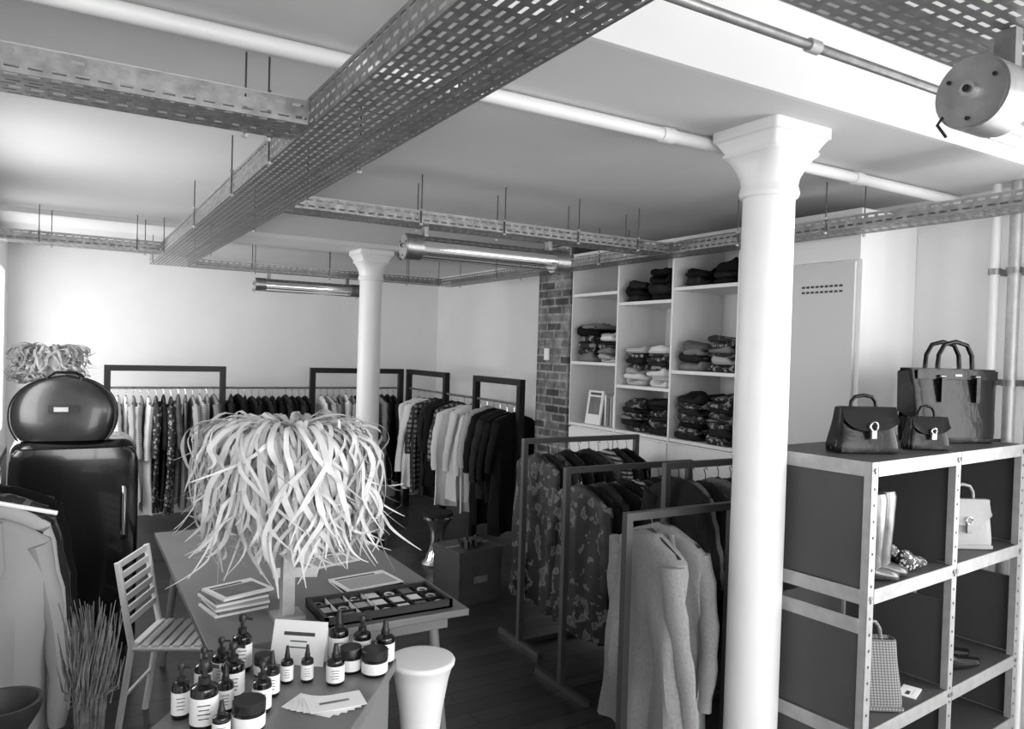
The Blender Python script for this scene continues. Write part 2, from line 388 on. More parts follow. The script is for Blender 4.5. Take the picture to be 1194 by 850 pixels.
b.box((0, 0, 0), (.012, .2, .27), PAPER, M); b.box((-.002, .03, .08), (0, .17, .22), FAB['m'], M); b.box((-.002, .03, .235), (0, .17, .255), INK, M)
b.build()

# ------------------------------------------------------------ garments
def garment(b, c, wd, width, length, thick, m, sleeve=.52, seed=0, open_front=False, flare=1.0):
    """c: hanger hook point on rail; wd: 2D unit vector of garment width."""
    rg = random.Random(seed); wx, wy = wd; tx, ty = -wy, wx
    def P(s, t, z): return (c[0]+wx*s+tx*t, c[1]+wy*s+ty*t, c[2]+z)
    hw = width/2; n = 32; ph = rg.uniform(0, 6); ph2 = rg.uniform(0, 6)
    zs = [(-.055,.05,.35),(-.06,.065,.5),(-.075,.10,.7),(-.10,hw*.75,.8),(-.13,hw*.96,.9),(-.17,hw,.95),(-.25,hw*.97,1)]
    k = 9
    for i in range(1, k+1):
        f = i/k; zs.append((-.25-(length-.25)*f, hw*(.95+(flare-.95)*f+.02*math.sin(f*6+ph)), 1+.15*f))
    vs = []; fs = []
    for i, (z, w, th) in enumerate(zs):
        f = max(0, (-z-.15)/length)
        for q in range(n):
            a = 2*math.pi*q/n; ca, sa = math.cos(a), math.sin(a)
            s = w*math.copysign(abs(ca)**.75, ca)
            t = thick/2*th*math.copysign(abs(sa)**.8, sa)
            u = s/hw
            t += thick*.42*f*math.sin(u*7+ph)+thick*.24*f*math.sin(u*15+ph2+f*2)+thick*.14*math.sin(f*9+u*3+ph)*min(1, f*5)
            zz = z+(.012*math.sin(u*5+ph2) if i == len(zs)-1 else 0)
            vs.append(P(s, t, zz))
    N = len(zs)
    for i in range(N-1):
        for q in range(n): fs.append((i*n+q, (i+1)*n+q, (i+1)*n+(q+1) % n, i*n+(q+1) % n))
    fs.append(tuple(range(n))); fs.append(tuple(range((N-1)*n, N*n))[::-1])
    b.add(vs, fs, m)
    if sleeve:
        for sg in (-1, 1):
            pts = []; rr = []
            for i in range(12):
                f = i/11
                pts.append(P(sg*(hw-.045+.07*math.sin(f*1.9)), thick*.25*math.sin(f*3+ph), -.145-sleeve*f)); rr.append(.054-.016*f+.005*math.sin(f*22+ph))
            b.tube(pts, rr, m, 12, flat=.75)
    if open_front:
        for sg in (-1, 1):
            b.tube([P(sg*.045, -thick*.5, -.06), P(sg*.05, -thick*.62, -.2), P(.0, -thick*.66, -.38)], [.02,.032,.008], m, 8, flat=.4)
    b.tube([P(0,0,-.06), P(0,0,-.015), P(0,.012,.012), P(0,0,.02), P(0,-.012,.008)], .0025, CHROME, 5)
    b.tube([P(-hw*.85,0,-.115), P(0,0,-.05), P(hw*.85,0,-.115)], .008, BLKP, 6)

def rail_clothes(b, p0, p1, z, items, width=.46, lens=(.9, 1.1), thick=.05, seed=1):
    rg = random.Random(seed); p0 = Vector(p0); p1 = Vector(p1); d = (p1-p0).normalized(); n = len(items)
    for i, it in enumerate(items):
        if it == '_': continue
        q = p0+(p1-p0)*((i+.5)/n); a = rg.uniform(-.16, .16)
        w = Vector((-d.y, d.x)); w = Vector((w.x*math.cos(a)-w.y*math.sin(a), w.x*math.sin(a)+w.y*math.cos(a)))
        garment(b, (q.x, q.y, z-.012-rg.uniform(0, .03)), w, width*rg.uniform(.8, 1.05), rg.uniform(*lens), thick*rg.uniform(.8, 1.3), FAB[it], sleeve=rg.choice([.5, .55, .42, .48, 0]), seed=rg.random(), flare=rg.uniform(.88, 1.15))

def portal(b, p0, p1, H, m, r=.02, foot=0):
    p0 = Vector(p0); p1 = Vector(p1); U = (p1-p0); L = U.length; U.normalize(); V = Vector((-U.y, U.x))
    M = Matrix(((U.x,V.x,0,p0.x),(U.y,V.y,0,p0.y),(0,0,1,0),(0,0,0,1)))
    b.box((-r,-r,0),(r,r,H), m, M); b.box((L-r,-r,0),(L+r,r,H), m, M); b.box((r,-r,H-2*r),(L-r,r,H), m, M)
    if foot:
        for x in (0, L): b.box((x-r,-foot,0),(x+r,-r,.03), m, M); b.box((x-r,r,0),(x+r,foot,.03), m, M)
        b.box((r,-r,.0),(L-r,r,.03), m, M)

b = MB('wall_clothing_rail')
portal(b, (.36, 8.2), (1.41, 8.2), 1.6, BLKM, .028); portal(b, (2.34, 8.2), (3.37, 8.2), 1.6, BLKM, .028)
b.tube([(.36, 8.2, 1.38), (3.37, 8.2, 1.38)], .012, GALV, 8)
rail_clothes(b, (.42, 8.2), (1.36, 8.2), 1.38, 'wwlzwfdfgmlzlm', lens=(1.0, 1.2), seed=3)
rail_clothes(b, (1.46, 8.2), (2.3, 8.2), 1.38, 'dkkdkdkkdkdk', lens=(.75, .95), seed=4)
rail_clothes(b, (2.4, 8.2), (3.32, 8.2), 1.38, 'wlzmwldgkmdkd', lens=(.8, 1.1), seed=5)
b.build()
b = MB('wall_clothing_rail')
portal(b, (3.46, 8.16), (3.46, 7.17), 1.6, BLKM, .028); portal(b, (3.46, 6.49), (3.46, 5.66), 1.6, BLKM, .028)
b.tube([(3.46, 8.16, 1.38), (3.46, 5.66, 1.38)], .012, GALV, 8)
rail_clothes(b, (3.46, 8.1), (3.46, 7.2), 1.38, '_wwwpd', lens=(.8, 1.1), seed=6, thick=.11, width=.54)
rail_clothes(b, (3.46, 7.1), (3.46, 6.52), 1.38, 'kpww', lens=(.9, 1.15), seed=7, thick=.10, width=.54)
rail_clothes(b, (3.46, 6.45), (3.46, 5.7), 1.38, 'wlkdkk', lens=(.8, 1.15), seed=8, thick=.09, width=.5)
b.build()

def rack(x0, x1, y, H, items, seed, width=.5, lens=(.9, 1.0), thick=.07):
    b = MB('garment_rack'); portal(b, (x0, y), (x1, y), H, RACKM, .016, foot=.24)
    rail_clothes(b, (x0+.06, y), (x1-.04, y), H-.02, items, width, lens, thick, seed)
    return b
rack(2.50, 3.40, 4.02, 1.30, 'cdckkdgsdk', 11, lens=(.9, 1.1)).build()
rack(2.38, 3.28, 3.38, 1.22, 'ckdkksdkdk', 12, lens=(.85, 1.0)).build()
b = MB('garment_rack'); portal(b, (2.0, 2.40), (2.6, 2.40), 1.2, RACKM, .016, foot=.12)
garment(b, (2.13, 2.40, 1.168), (.22, .975), .54, .95, .13, FAB['o'], sleeve=.66, seed=3, open_front=True, flare=1.2)
garment(b, (2.27, 2.47, 1.168), (-.06, .998), .46, .90, .10, FAB['o'], sleeve=.62, seed=5, flare=1.1)
b.build()
b = MB('garment_rack'); portal(b, (2.66, 2.90), (3.4, 2.90), 1.3, RACKM, .016, foot=.2)
rail_clothes(b, (2.70, 2.90), (3.36, 2.90), 1.28, 'dmdgdkd', .4, (.85, 1.0), .07, 15); b.build()

# left near rail
b = MB('garment_rack'); gx = -.21; portal(b, (gx, 2.62), (gx, 3.7), 1.40, RACKM, .014, foot=.2)
b.tube([(gx-.2, 2.70, 1.30), (gx, 2.72, 1.36), (gx+.2, 2.74, 1.30)], .007, WHITE, 8)
b.tube([(gx, 2.72, 1.36), (gx, 2.72, 1.40)], .003, CHROME, 6)
garment(b, (gx, 2.84, 1.33), (.99, .05), .38, .98, .08, FAB['h'], sleeve=.6, seed=21, open_front=True)
garment(b, (gx, 2.97, 1.35), (.99, .05), .38, .98, .07, FAB['l'], sleeve=.6, seed=22)
garment(b, (gx, 3.12, 1.33), (.99, .0), .40, 1.05, .07, FAB['d'], sleeve=.5, seed=23)
garment(b, (gx, 3.28, 1.33), (.99, .0), .40, 1.1, .07, FAB['c'], sleeve=.5, seed=24)
garment(b, (gx+.01, 3.44, 1.33), (.99, .0), .42, 1.05, .07, FAB['k'], sleeve=.5, seed=25)
b.build()

# ------------------------------------------------------------ fridge, bag, feather lamps
b = MB('retro_refrigerator')
fx, fy, fw, fd, H = .065, 5.1, .63, .6, 1.27
rows = [(fx, fy+.04, .06, fw/2*.96, .25, 7), (fx, fy+.04, .08, fw/2, .26, 7)]
for i in range(9):
    a = i/8*math.pi/2; rows.append((fx, fy+.04, H-.07+.07*math.sin(a), fw/2-.07*(1-math.cos(a)), .26-.05*(1-math.cos(a)), 7))
b.loft(rows, BLACK, 48)
rows = []
for z, k in ((.1,.93),(.12,.99),(.16,1),(1.10,1),(1.17,.985),(1.21,.95),(1.235,.88)): rows.append((fx, fy-.265, z, fw/2*k, .045*k, 6))
b.loft(rows, BLACK, 40)
b.tube([(fx+.24, fy-.31, .72), (fx+.24, fy-.35, .75), (fx+.24, fy-.35, .98), (fx+.24, fy-.31, 1.01)], .012, CHROME, 10)
for sx in (-1, 1):
    for sy in (-1, 1): b.tube([(fx+sx*.25, fy+sy*.2, 0), (fx+sx*.25, fy+sy*.2, .07)], .02, BLKP, 10)
b.build()
CASE = mat('dark_glazed_leather', .025, .25, 0, var=.3, scale=10, coat=.2, bump=.15)
b = MB('round_leather_handbag', TR(.01, 4.96, 1.272, -8)); W = .265
def wz(f):
    q = (f-.40)/.60 if f > .40 else (f-.40)/.5
    return W*math.sqrt(max(.003, 1-abs(q)**2.2*(1 if f > .4 else .55)))
rows = [(0, 0, .36*i/24, wz(i/24), .09*(.45+.55*wz(i/24)/W)*(1-.35*(i/24)), 2.8) for i in range(25)]
b.loft(rows, CASE, 44)
for yo in (-.055, .055):
    b.tube([((wz(i/24)*.985)*sg, yo*(.45+.55*wz(i/24)/W)*(1-.3*i/24)*1.25, .36*i/24) for sg, rng in ((-1, range(0, 25)), (1, range(24, -1, -1))) for i in rng], .005, BLKM, 6)
b.box((-.07, -.094, .16), (.07, -.075, .20), CASE); b.box((-.04, -.102, .165), (.03, -.09, .19), GALVB)
for yo in (-.03, .03):
    b.tube([(-.08,yo,.33),(-.085,yo,.355),(-.05,yo,.38),(.05,yo,.38),(.085,yo,.355),(.08,yo,.33)], .007, LEATH, 8)
b.build()

def ribbon(b, pts, w, m, side):
    vs = []; fs = []; N = len(pts)
    for i, p in enumerate(pts):
        f = i/(N-1); ww = w*(.6+.45*math.sin(min(1, f*1.1)*math.pi*.8))*(1-f**5*.8)
        t = Vector(pts[min(i+1, N-1)])-Vector(pts[max(i-1, 0)]); t.normalize()
        s = Vector(side)-t*Vector(side).dot(t)
        s.normalize(); vs += [Vector(p)-s*ww/2, Vector(p)+s*ww/2]
    for i in range(N-1): fs.append((2*i, 2*i+1, 2*i+3, 2*i+2))
    b.add(vs, fs, m)
def feather_lamp(name, x, y, zb, zt, r0, rm, rb, zlow, cnt, m, seed, base=True, w=.016, curl=1.0):
    rg = random.Random(seed); b = MB(name); sc = r0/.2
    if base:
        b.box((x-.024, y-.024, zb), (x+.024, y+.024, zt-.12), GALVB); b.box((x-.06, y-.06, zb), (x+.06, y+.06, zb+.015), GALVB)
    else:
        b.lathe([(.07,0),(.07,.015),(.015,.03),(.015,zt-zb-.1)], (x, y, zb), GALV, 16)
    b.lathe([(r0*.88, zt-.28*sc), (r0*.92, zt-.05), (r0*.6, zt-.025), (.01, zt-.02)], (x, y, 0), m, 32)
    for i in range(cnt):
        a = rg.uniform(0, 2*math.pi); top = rg.random() < .5
        rs = r0*rg.uniform(.05, .95) if top else r0*.92
        zs = zt+.004+rg.uniform(-.012, .018) if top else zt-.05-(rg.random()**1.2)*.24*sc
        wild = rg.random() < .3
        out = (rm-r0)*(rg.uniform(.1, .95) if not wild else rg.uniform(.9, 1.4))
        Rm = r0+out; Rb = rb*rg.uniform(.5, 1.3) if not wild else Rm*rg.uniform(.8, 1.1)
        fall = rg.uniform(.35, 1.0) if top else rg.uniform(.45, 1.0)
        zend = zs-(zs-zlow)*fall
        if wild: zend = max(zend, zs-(zt-zlow)*rg.uniform(.25, .8))
        tw = rg.uniform(-.8, .8); ph = rg.uniform(0, 6.28); ph2 = rg.uniform(0, 6.28); am = rg.uniform(.010, .028)*sc*curl; fq = rg.uniform(4, 8); pts = []
        tipc = rg.uniform(-.08, .13)*sc; tipu = rg.uniform(.0, .09)*sc if rg.random() < .6 else 0; up = rg.uniform(.0, .04)*sc; pk = rg.uniform(.25, .5)
        for k in range(21):
            f = k/20
            if f < pk: rad = rs+(Rm-rs)*math.sin(f/pk*math.pi/2)
            else: rad = Rm+(Rb-Rm)*((f-pk)/(1-pk))**1.4
            h = max(0, (f-.68)/.32)
            rad += tipc*h**1.6
            g = max(0, f-pk*.35)/(1-pk*.35)
            z = zs+up*math.sin(min(1, f/pk)*math.pi)-(zs-zend)*g**1.2+tipu*h**2.2
            aa = a+tw*f
            d = am*f**.5*math.sin(f*fq+ph)
            rr = rad+am*.7*math.sin(f*fq*.8+ph2)
            pts.append((x+rr*math.cos(aa)-d*math.sin(aa), y+rr*math.sin(aa)+d*math.cos(aa), z))
        ribbon(b, pts, w*rg.uniform(.6, 1.3), m, (-math.sin(a)+rg.uniform(-.4, .4), math.cos(a)+rg.uniform(-.4, .4), rg.uniform(-.5, .5)))
    return b.build(angle=80)

# ------------------------------------------------------------ main table
TX0, TX1, TY0, TY1, TH = .46, 1.5, 2.82, 4.72, .75
b = MB('worktable')
b.box((TX0, TY0, TH-.03), (TX1, TY1, TH), TABLE); b.box((TX0+.06, TY0+.08, TH-.10), (TX1-.06, TY1-.08, TH-.03), TABED)
for sx, x in ((-1, TX0+.12), (1, TX1-.12)):
    for sy, y in ((-1, TY0+.12), (1, TY1-.12)):
        b.tube([(x, y, TH-.05), (x+sx*.07, y+sy*.05, 0)], [.025, .016], TABED, 12)
b.build(.004)
feather_lamp('feather_table_lamp', .79, 3.05, TH, 1.51, .225, .34, .24, .95, 640, FEATH, 5, w=.019)
feather_lamp('feather_table_lamp', -.07, 5.32, 1.272, 1.77, .13, .19, .15, 1.6, 300, FEATG, 9, base=False, w=.014)

b = MB('jewellery_display_tray'); x0, x1, y0, y1 = .89, 1.44, 2.86, 3.14; z = TH+.001
b.box((x0, y0, z), (x1, y1, z+.008), INK)
for a in ((x0,y0,x1,y0+.015),(x0,y1-.015,x1,y1),(x0,y0,x0+.015,y1),(x1-.015,y0,x1,y1)): b.box((a[0],a[1],z),(a[2],a[3],z+.035), BLKP)
for i in range(1, 7): b.box((x0+i*.0786-.0015, y0+.015, z+.008), (x0+i*.0786+.0015, y1-.015, z+.026), BLKP if i > 3 else PAPER)
for j in (1, 2): b.box((x0+.015, y0+j*.093-.0015, z+.008), (x1-.015, y0+j*.093+.0015, z+.0255), BLKP)
for i in range(7):
    for j in range(3):
        cx, cy = x0+.04+i*.0786, y0+.048+j*.093
        mm = R.choice([CHROME, PAPER, FAB['m'], PAPER, FAB['l']])
        if R.random() < .5:
            pts = [(cx+.02*math.cos(a*.785), cy+.024*math.sin(a*.785), z+.014) for a in range(8)]; b.tube(pts, .004, mm, 6, closed=True)
        else: b.box((cx-.026, cy-.034, z+.008), (cx+.024, cy+.032, z+.02), mm)
b.build()
def book(b, cx, cy, z, w, d, h, rot, m1, m2=None):
    M = TR(cx, cy, z, rot); b.box((-w/2,-d/2,0),(w/2,d/2,h), m1, M)
    if m2: b.box((-w/2+.02,-d/2+.02,h),(w/2-.02,d/2-.05,h+.0008), m2, M); b.box((-w/2+.02,d/2-.04,h),(w/2-.06,d/2-.025,h+.0008), INK, M)
b = MB('magazines'); z = TH+.001
for i, mm in enumerate((PAPER, FAB['m'], PAPER, FAB['l'], PAPER, FAB['m'], PAPER)): book(b, .63+R.uniform(-.01,.01), 3.26, z+i*.011, .22, .19, .010, 12+R.uniform(-6, 6), mm, FAB['m'] if i == 6 else None)
b.build()
b = MB('magazines')
for i, mm in enumerate((PAPER, FAB['d'], PAPER)): book(b, 1.22, 3.32, z+i*.006, .28, .21, .005, 8+R.uniform(-8, 8), mm, FAB['l'] if i == 2 else None)
b.build()
b = MB('open_booklet'); book(b, 1.18, 3.75, z, .25, .18, .006, 15, PAPER, FAB['l']); book(b, .98, 3.62, z, .2, .15, .004, -20, PAPER); b.build()

# ------------------------------------------------------------ display counter with cosmetics
C = Vector((1.03, 2.47)); e1 = Vector((-.6, -.8)); e2 = Vector((-.8, .6))
CM = Matrix(((e1.x, e2.x, 0, C.x), (e1.y, e2.y, 0, C.y), (0, 0, 1, 0), (0, 0, 0, 1)))
b = MB('display_counter', CM)
b.box((0, 0, .71), (.9, .56, .75), TABLE); b.box((.02, .02, 0), (.88, .04, .71), TABED); b.box((.02, .52, 0), (.88, .54, .71), TABED); b.box((.02, .04, 0), (.04, .52, .71), TABED); b.box((.86, .04, 0), (.88, .52, .71), TABED)
b.build(.004)
DZ = .751
def bottle(x, y, h, r, pump=True):
    b = MB('cosmetic_bottle'); s = h*.66
    b.lathe([(r*.9,0),(r,.004),(r,s*.84),(r*.93,s*.93),(r*.6,s),(r*.42,s+.002)], (x, y, DZ), GLASSB, 24)
    b.lathe([(r*1.015, s*.14), (r*1.02, s*.15), (r*1.02, s*.74), (r*1.015, s*.75)], (x, y, DZ), LABEL, 24)
    for k in range(4):
        a0 = math.atan2(-y, -x)
        M = TR(x, y, DZ+s*(.6-.1*k), math.degrees(a0)); b.box((r*1.0, -r*(.45-.08*(k % 2)), 0), (r*1.028, r*(.45-.08*(k % 2)), s*.02), INK, M)
    b.lathe([(r*.45,s),(r*.45,s+h*.10),(r*.2,s+h*.11),(r*.2,s+h*.22)], (x, y, DZ), BLKP, 16)
    if pump:
        b.lathe([(r*.36,s+h*.22),(r*.38,s+h*.30),(r*.3,h*.99)], (x, y, DZ), BLKP, 16)
        b.tube([(x, y, DZ+h*.93), (x+r*.9, y-r*.5, DZ+h*.91)], r*.13, BLKP, 8)
    else: b.lathe([(r*.40,s+h*.1),(r*.3,h*.88),(r*.22,h)], (x, y, DZ), BLKP, 16)
    b.build()
def jar(x, y, h, r):
    b = MB('cosmetic_jar')
    b.lathe([(r*.9,0),(r,.006),(r,h*.62),(r*.92,h*.66)], (x, y, DZ), GLASSB, 32)
    b.lathe([(r*1.01,h*.14),(r*1.015,h*.15),(r*1.015,h*.55),(r*1.01,h*.56)], (x, y, DZ), LABEL, 32)
    b.lathe([(r*.98,h*.66),(r*1.02,h*.68),(r*1.02,h*.97),(r*.97,h)], (x, y, DZ), BLKP, 32)
    b.build()
for a in ((.36,2.27,.19,.038,1),(.467,2.426,.17,.035,1),(.525,2.29,.15,.028,1),(.575,2.38,.14,.024,0),(.64,2.45,.12,.020,0),(.70,2.43,.12,.020,0),
          (.776,2.373,.13,.029,0),(.845,2.555,.17,.034,0),(.912,2.505,.16,.031,1),(.978,2.455,.15,.033,0),(.53,2.61,.19,.032,1),(.452,2.54,.15,.028,1),(.31,2.36,.16,.026,1),(.39,2.48,.15,.027,1),(.43,2.34,.14,.024,0),(.39,2.17,.11,.024,0)):
    bottle(*a[:4], pump=bool(a[4]))
for a in ((.47,2.20,.085,.045),(.850,2.44,.085,.036),(.915,2.385,.085,.043),(.585,2.54,.07,.030)): jar(*a)
b = MB('brand_card_display', TR(.70, 2.57, DZ, -36))
M = Matrix.Rotation(math.radians(-18), 4, 'X')
b.box((-.095, 0, 0), (.095, .006, .145), PAPER, M); b.box((-.095, .045, 0), (.095, .05, .12), PAPER)
for i, w in enumerate((.055, .03, .03)): b.box((-w, -.001, .095-i*.02), (w, 0, .095-i*.02+(.012 if i == 0 else .004)), INK, M)
b.build()
b = MB('leaflets')
for i in range(6): book(b, .675+.012*i, 2.255-.004*i, DZ+i*.0012, .17, .10, .001, -50+i*9, PAPER)
M = TR(.735, 2.235, DZ+.0082, -5); b.box((-.05,-.008,0),(.04,.004,.0006), FAB['m'], M)
b.build()

# ------------------------------------------------------------ stools, chair
b = MB('tulip_stool'); x, y = 1.155, 2.53
b.lathe([(.14,0),(.13,.02),(.075,.06),(.062,.2),(.066,.38),(.080,.52),(.100,.64),(.112,.68),(.120,.690),(.122,.700),(.118,.707),(.108,.708),(.02,.708)], (x, y, 0), WHITE, 40); b.build(angle=70)
b = MB('chrome_pedestal_stool'); x, y = 2.79, 5.87
b.lathe([(.13,0),(.135,.01),(.10,.05),(.07,.13),(.055,.2),(.065,.28),(.09,.34),(.125,.385),(.13,.40),(.13,.415)], (x, y, 0), CHROME, 36)
b.lathe([(.128,.415),(.133,.425),(.128,.445),(.02,.45)], (x, y, 0), FAB['d'], 36); b.build(angle=50)
b = MB('slatted_chair', TR(.50, 3.90, 0, -26))
S = .165
for sy in (-1, 1):
    b.tube([(-S-.05, sy*S, 0), (-S+.01, sy*S, .44), (-S-.02, sy*S, .60), (-S-.06, sy*S, .83)], .015, WHITE, 10)
    b.tube([(S+.03, sy*S, 0), (S, sy*S, .44)], .015, WHITE, 10); b.tube([(-S, sy*S, .435), (S, sy*S, .435)], .014, WHITE, 10)
for i in range(7): b.box((-S+.005+i*.047, -S-.01, .44), (-S+.038+i*.047, S+.01, .455), WHITE)
for i in range(6):
    f = i/5; z = .54+.26*f; xx = -S-.008-.05*f
    b.box((xx-.006, -S, z), (xx+.006, S, z+.030), WHITE)
b.tube([(-S-.03, -S, .2), (-S-.03, S, .2)], .008, WHITE, 8)
b.build(.002)

# storage box with shoes
b = MB('cardboard_box', TR(2.62, 4.98, 0, 8)); DW = mat('dark_cardboard', .055, .75, var=.15, scale=12)
b.box((-.19,-.17,0), (.19,.17,.375), DW)
b.box((-.195,-.175,.33), (.195,.175,.395), DW)
b.box((-.192,-.02,.395), (.192,.02,.3965), FAB['m']); b.box((-.06,-.1765,.15), (.06,-.17,.20), FAB['m'])
b.build(.003)
def shoe(b, x, y, z, rot, m, L=.25):
    M = TR(x, y, z, rot); vs = []; n = 14; N = 9
    for i in range(N):
        f = i/(N-1); w = .036*(.75+.35*math.sin(f*3.0))*(1 if 0 < i < N-1 else .5); h = .075-.045*f if f > .35 else .085-.02*f
        for k in range(n):
            a = 2*math.pi*k/n; vs.append(((f-.5)*L, w*math.cos(a), max(.0, h*.5+h*.55*math.sin(a))))
    fs = [(i*n+k, (i+1)*n+k, (i+1)*n+(k+1) % n, i*n+(k+1) % n) for i in range(N-1) for k in range(n)]
    fs += [tuple(range(n)), tuple(range((N-1)*n, N*n))[::-1]]
    b.add(vs, fs, m, M)
b = MB('pair_of_shoes'); shoe(b, 2.56, 4.93, .398, 70, BLACK); shoe(b, 2.68, 4.96, .398, 62, BLACK); b.build(angle=60)
b = MB('waste_bin'); b.lathe([(.12,0),(.15,.38),(.155,.4),(.14,.4),(.11,.03)], (2.0, 5.45, 0), BLKP, 28); b.build()

# ------------------------------------------------------------ dried stems in vase, stand
b = MB('dried_stem_bundle'); x, y = .08, 2.50
b.lathe([(.07,0),(.085,.05),(.08,.5),(.055,.6),(.06,.62)], (x, y, 0), FAB['l'], 24)
STEM = mat('dried_stem', .11, .9, var=.5, scale=30)
for i in range(230):
    a = R.uniform(0, 6.28); r1 = R.uniform(.0, .045); r2 = r1+R.uniform(-.01, .045); h = R.uniform(.86, 1.08)
    p = [(x+r1*.6*math.cos(a), y+r1*.6*math.sin(a), .55), (x+r1*math.cos(a), y+r1*math.sin(a), .8), (x+r2*math.cos(a+.1), y+r2*math.sin(a+.1), h-.08), (x+(r2+.012)*math.cos(a+.3), y+(r2+.012)*math.sin(a+.3), h)]
    b.tube(p, [.0028,.0028,.0024,.001], STEM, 4)
b.build()
b = MB('pedestal_bowl'); x, y = -.12, 2.26
b.lathe([(.10,0),(.10,.02),(.02,.04),(.018,.8),(.05,.84),(.085,.9),(.09,.93),(.08,.93),(.05,.87),(.01,.86)], (x, y, 0), BLKP, 28); b.build()

# ------------------------------------------------------------ handbag storage rack
ang = 5.7
RM = TR(2.55, 1.69, 0, ang); RW, RD, RH = 1.40, .50, 1.48
b = MB('slotted_steel_shelf_rack', RM)
pw = .045
for xi in (0, RW/2-pw/2, RW-pw):
    for yi in (0, RD-.03):
        b.box((xi, yi, 0), (xi+pw, yi+.004, RH), GALVB); b.box((xi, yi, 0), (xi+.004, yi+.03, RH), GALVB)
        if yi == 0:
            for k in range(24): b.tube([(xi+pw/2, -.0015, .06+k*.06), (xi+pw/2, 0, .06+k*.06)], .006, INK, 8)
for z in (.12, .42, .95, RH-.055):
    for xa, xb in ((pw, RW/2-pw/2), (RW/2+pw/2, RW-pw)):
        b.box((xa, -.002, z), (xb, .004, z+.055), GALVB); b.box((xa, RD-.006, z), (xb, RD, z+.055), GALVB)
    b.box((-.002, .03, z), (.003, RD-.03, z+.055), GALVB); b.box((RW-.003, .03, z), (RW+.002, RD-.03, z+.055), GALVB)
    b.box((.005, .005, z+.035), (RW-.005, RD-.008, z+.053), PANEL)
b.box((-.002, .03, .84), (.003, RD-.03, .895), GALVB)
for z in (.45, .975, RH-.03):
    for xa in (.01, RW/2-.018, RW/2+.006, RW-.035): b.tube([(xa+.012, -.006, z), (xa+.012, -.001, z)], .009, GALV, 8)
for z0, z1 in ((.18, .42), (.48, .84), (1.008, RH-.055)):
    b.box((.006, .01, z0), (.014, RD-.01, z1), PANEL); b.box((RW/2-.005, .03, z0), (RW/2+.005, RD-.01, z1), PANEL); b.box((RW-.014, .01, z0), (RW-.006, RD-.01, z1), PANEL)
    b.box((.015, RD-.02, z0), (RW-.015, RD-.01, z1), PANEL)
b.build(.0015)

def handbag(name, x, y, z, rot, w, h, d, m, taper=.92, flap=False, handles=1, hh=.12, wings=0, lock=True):
    b = MB(name, TR(x, y, z, rot))
    rows = []
    for i in range(9):
        f = i/8; k = 1-(1-taper)*f; dd = 1-.45*f
        if i == 0: k *= .97; dd *= .93
        ww = w/2*k
        if taper > 1: ww = w/2*(.9+.1*f)
        rows.append((0, 0, h*f, ww*(1+.015*math.sin(f*7)), d/2*dd, 6))
    rows.append((0, 0, h+.002, rows[-1][3]*.96, rows[-1][4]*.8, 6)); rows.append((0, 0, h-.02, rows[-1][3]*.9, rows[-1][4]*.7, 6))
    b.loft(rows, m, 44)
    for sg in (-1, 1):
        b.tube([(sg*w*.485, 0, .01), (sg*w*.49*taper if taper < 1 else sg*w*.5, 0, h*.9)], .005, m, 6)
    b.box((-w*.47,-d/2-.003,.004),(w*.47,-d/2*.97,.02), m)
    if flap:
        vs = []; fs = []; n = 12
        for i in range(n+1):
            s = -1+2*i/n; zb = h*(.50+.22*abs(s)**3)
            for (yy, zz) in ((0, h+.006), (-d*.30, h+.006), (-d*.44, h*.8), (-d*.5-.006, zb)): vs.append((s*w*.43, yy, zz))
        for i in range(n):
            for k in range(3): fs.append((i*4+k, i*4+k+1, (i+1)*4+k+1, (i+1)*4+k))
        b.add(vs, fs, m)
    offs = (-d*.22, d*.22) if handles == 2 else (0,)
    for yo in offs:
        hw = w*.2; pts = [(-hw, yo-d*.06, h*.8), (-hw, yo, h+.01), (-hw*.95, yo, h+hh*.5), (-hw*.65, yo, h+hh*.88), (0, yo, h+hh), (hw*.65, yo, h+hh*.88), (hw*.95, yo, h+hh*.5), (hw, yo, h+.01), (hw, yo-d*.06, h*.8)]
        b.tube(pts, .0045+w*.012, m, 10)
    if handles == 2:
        for sg in (-1, 1):
            b.box((sg*w*.2-.011, -d*.47, h*.55), (sg*w*.2+.011, -d*.38, h*.88), m); b.tube([(sg*w*.2-.014, -d*.42, h*.9), (sg*w*.2+.014, -d*.42, h*.9)], .006, GALV, 8)
        b.box((-w*.46, -d*.36, h*.86), (w*.46, -d*.33, h*.98), m); b.box((-.02, -d*.37, h*.9), (.02, -d*.355, h*.93), GALV)
    if wings:
        for sg in (-1, 1):
            vs = [(sg*w*.47, -d*.2, h*.98), (sg*w*.58, 0, h*.95), (sg*w*.57, 0, h*.42), (sg*w*.47, -d*.3, h*.30), (sg*w*.47, d*.2, h*.98), (sg*w*.47, d*.3, h*.30)]
            b.add(vs, [(0,1,2,3), (4,1,2,5)], m)
    if lock:
        r = w*.06; b.tube([(r*math.cos(a*.63), -d*.5-.012, h*.6+r*1.1*math.sin(a*.63)) for a in range(10)], .004, CHROME, 6, closed=True)
        b.box((-.011,-d*.5-.016,h*.34),(.011,-d*.5-.004,h*.52), GALV)
    return b.build(angle=50)
top = RH+.001
handbag('leather_satchel', 2.82, 1.92, top, -22, .28, .18, .13, LEATH, taper=.80, flap=True, hh=.05)
handbag('mini_satchel', 3.20, 1.88, top, -25, .19, .135, .09, LEATH, taper=.82, flap=True, hh=.05)
handbag('leather_tote_bag', 3.64, 2.04, top, -16, .50, .345, .17, LEATH, taper=1.1, handles=2, hh=.13, wings=1, lock=False)
def onrack(u, v): p = RM @ Vector((u, v, 0)); return p.x, p.y
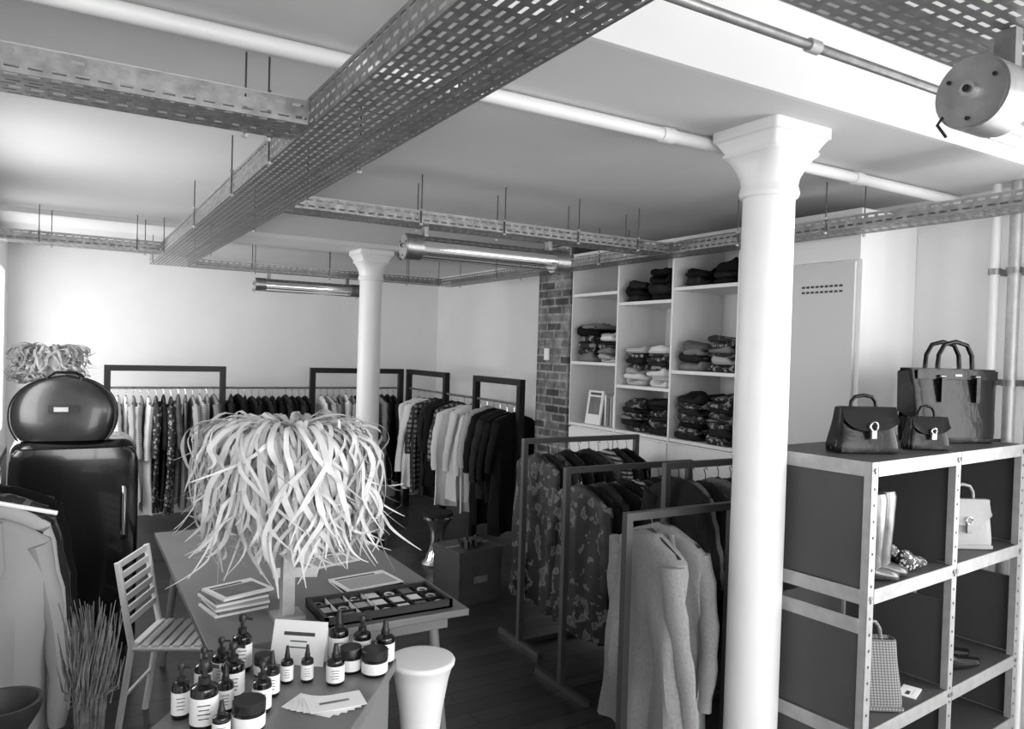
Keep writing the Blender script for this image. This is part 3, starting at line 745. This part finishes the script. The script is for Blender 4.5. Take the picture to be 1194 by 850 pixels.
x, y = onrack(1.06, .13); handbag('pale_shoulder_bag', x, y, 1.005, -30, .25, .22, .10, LEATL, taper=.95, flap=True, hh=.07)
x, y = onrack(.25, .13); handbag('woven_handbag', x, y, .475, -32, .27, .27, .13, patmat('woven_leather', 'weave', .09, .30, 30, .5), taper=.80, hh=.07, lock=False)
b = MB('metallic_ankle_boots'); x, y = onrack(.18, .09)
for dx, dy in ((0, 0), (.09, .02)):
    b.loft([(x+dx, y+dy, 1.04, .033, .038, 3), (x+dx, y+dy, 1.10, .034, .038, 3), (x+dx, y+dy, 1.2, .040, .045, 3), (x+dx, y+dy, 1.32, .045, .05, 3), (x+dx, y+dy, 1.34, .040, .045, 3)], BOOT, 20)
    shoe(b, x+dx+.02, y+dy-.02, 1.005, -40, BOOT, .15)
b.build(angle=60)
b = MB('leopard_pump_shoes'); x, y = onrack(.47, .07); LEO = patmat('leopard_print', 'spots', .55, .02, 70, .5)
shoe(b, x, y, 1.005, 10, LEO, .2); shoe(b, x+.03, y+.09, 1.005, 14, LEO, .2); b.build(angle=60)
b = MB('pair_of_shoes'); x, y = onrack(1.0, .08)
shoe(b, x-.03, y, .475, -10, BLACK); shoe(b, x+.04, y+.09, .475, -14, BLACK); b.build(angle=60)
b = MB('price_card'); book(b, *onrack(.52, .08), .475, .12, .07, .004, 20, PAPER, INK); b.build()

# ------------------------------------------------------------ lights (daylight in rear and right windows, added fill from the left)
def area(name, loc, rot, sx, sy, e):
    l = bpy.data.lights.new(name, 'AREA'); l.shape = 'RECTANGLE'; l.size = sx; l.size_y = sy; l.energy = e
    o = bpy.data.objects.new(name, l); o.location = loc; o.rotation_euler = rot; SC.collection.objects.link(o)
area('window_and_fill_light', (1.8, YF-.25, 1.65), (math.radians(90), 0, 0), 4.2, 2.1, 330)
area('window_and_fill_light', (XR+.25, -.35, 1.65), (0, math.radians(90), 0), 2.0, 3.2, 220)
area('window_and_fill_light', (XL-.25, 7.05, 1.72), (0, math.radians(-90), 0), 1.45, 2.6, 100)  # added fill lamp, brightens the back wall through the added opening
area('window_and_fill_light', (XL-.25, 4.2, 1.87), (0, math.radians(-90), 0), 1.15, 1.0, 50)  # added fill lamp for the mid-room, behind the smaller added opening
w = bpy.data.worlds.new('sky'); SC.world = w; w.use_nodes = True
w.node_tree.nodes['Background'].inputs[0].default_value = (.9, .9, .9, 1); w.node_tree.nodes['Background'].inputs[1].default_value = 1.3

# ------------------------------------------------------------ camera
cam = bpy.data.cameras.new('camera'); co = bpy.data.objects.new('camera', cam); SC.collection.objects.link(co); SC.camera = co
cam.sensor_width = 36; cam.sensor_fit = 'HORIZONTAL'; cam.lens = 880/1194*36; cam.clip_start = .02
r_ = Vector((.8597, -.5099, .03)).normalized(); fwd = Vector((.5106, .8597, -.01817)); fwd = (fwd-r_*fwd.dot(r_)).normalized(); up = r_.cross(fwd)
co.matrix_world = Matrix(((r_.x, up.x, -fwd.x, 0), (r_.y, up.y, -fwd.y, 0), (r_.z, up.z, -fwd.z, 1.85), (0, 0, 0, 1)))
SC.view_settings.view_transform = 'Standard'; SC.view_settings.look = 'None'; SC.view_settings.exposure = -.52
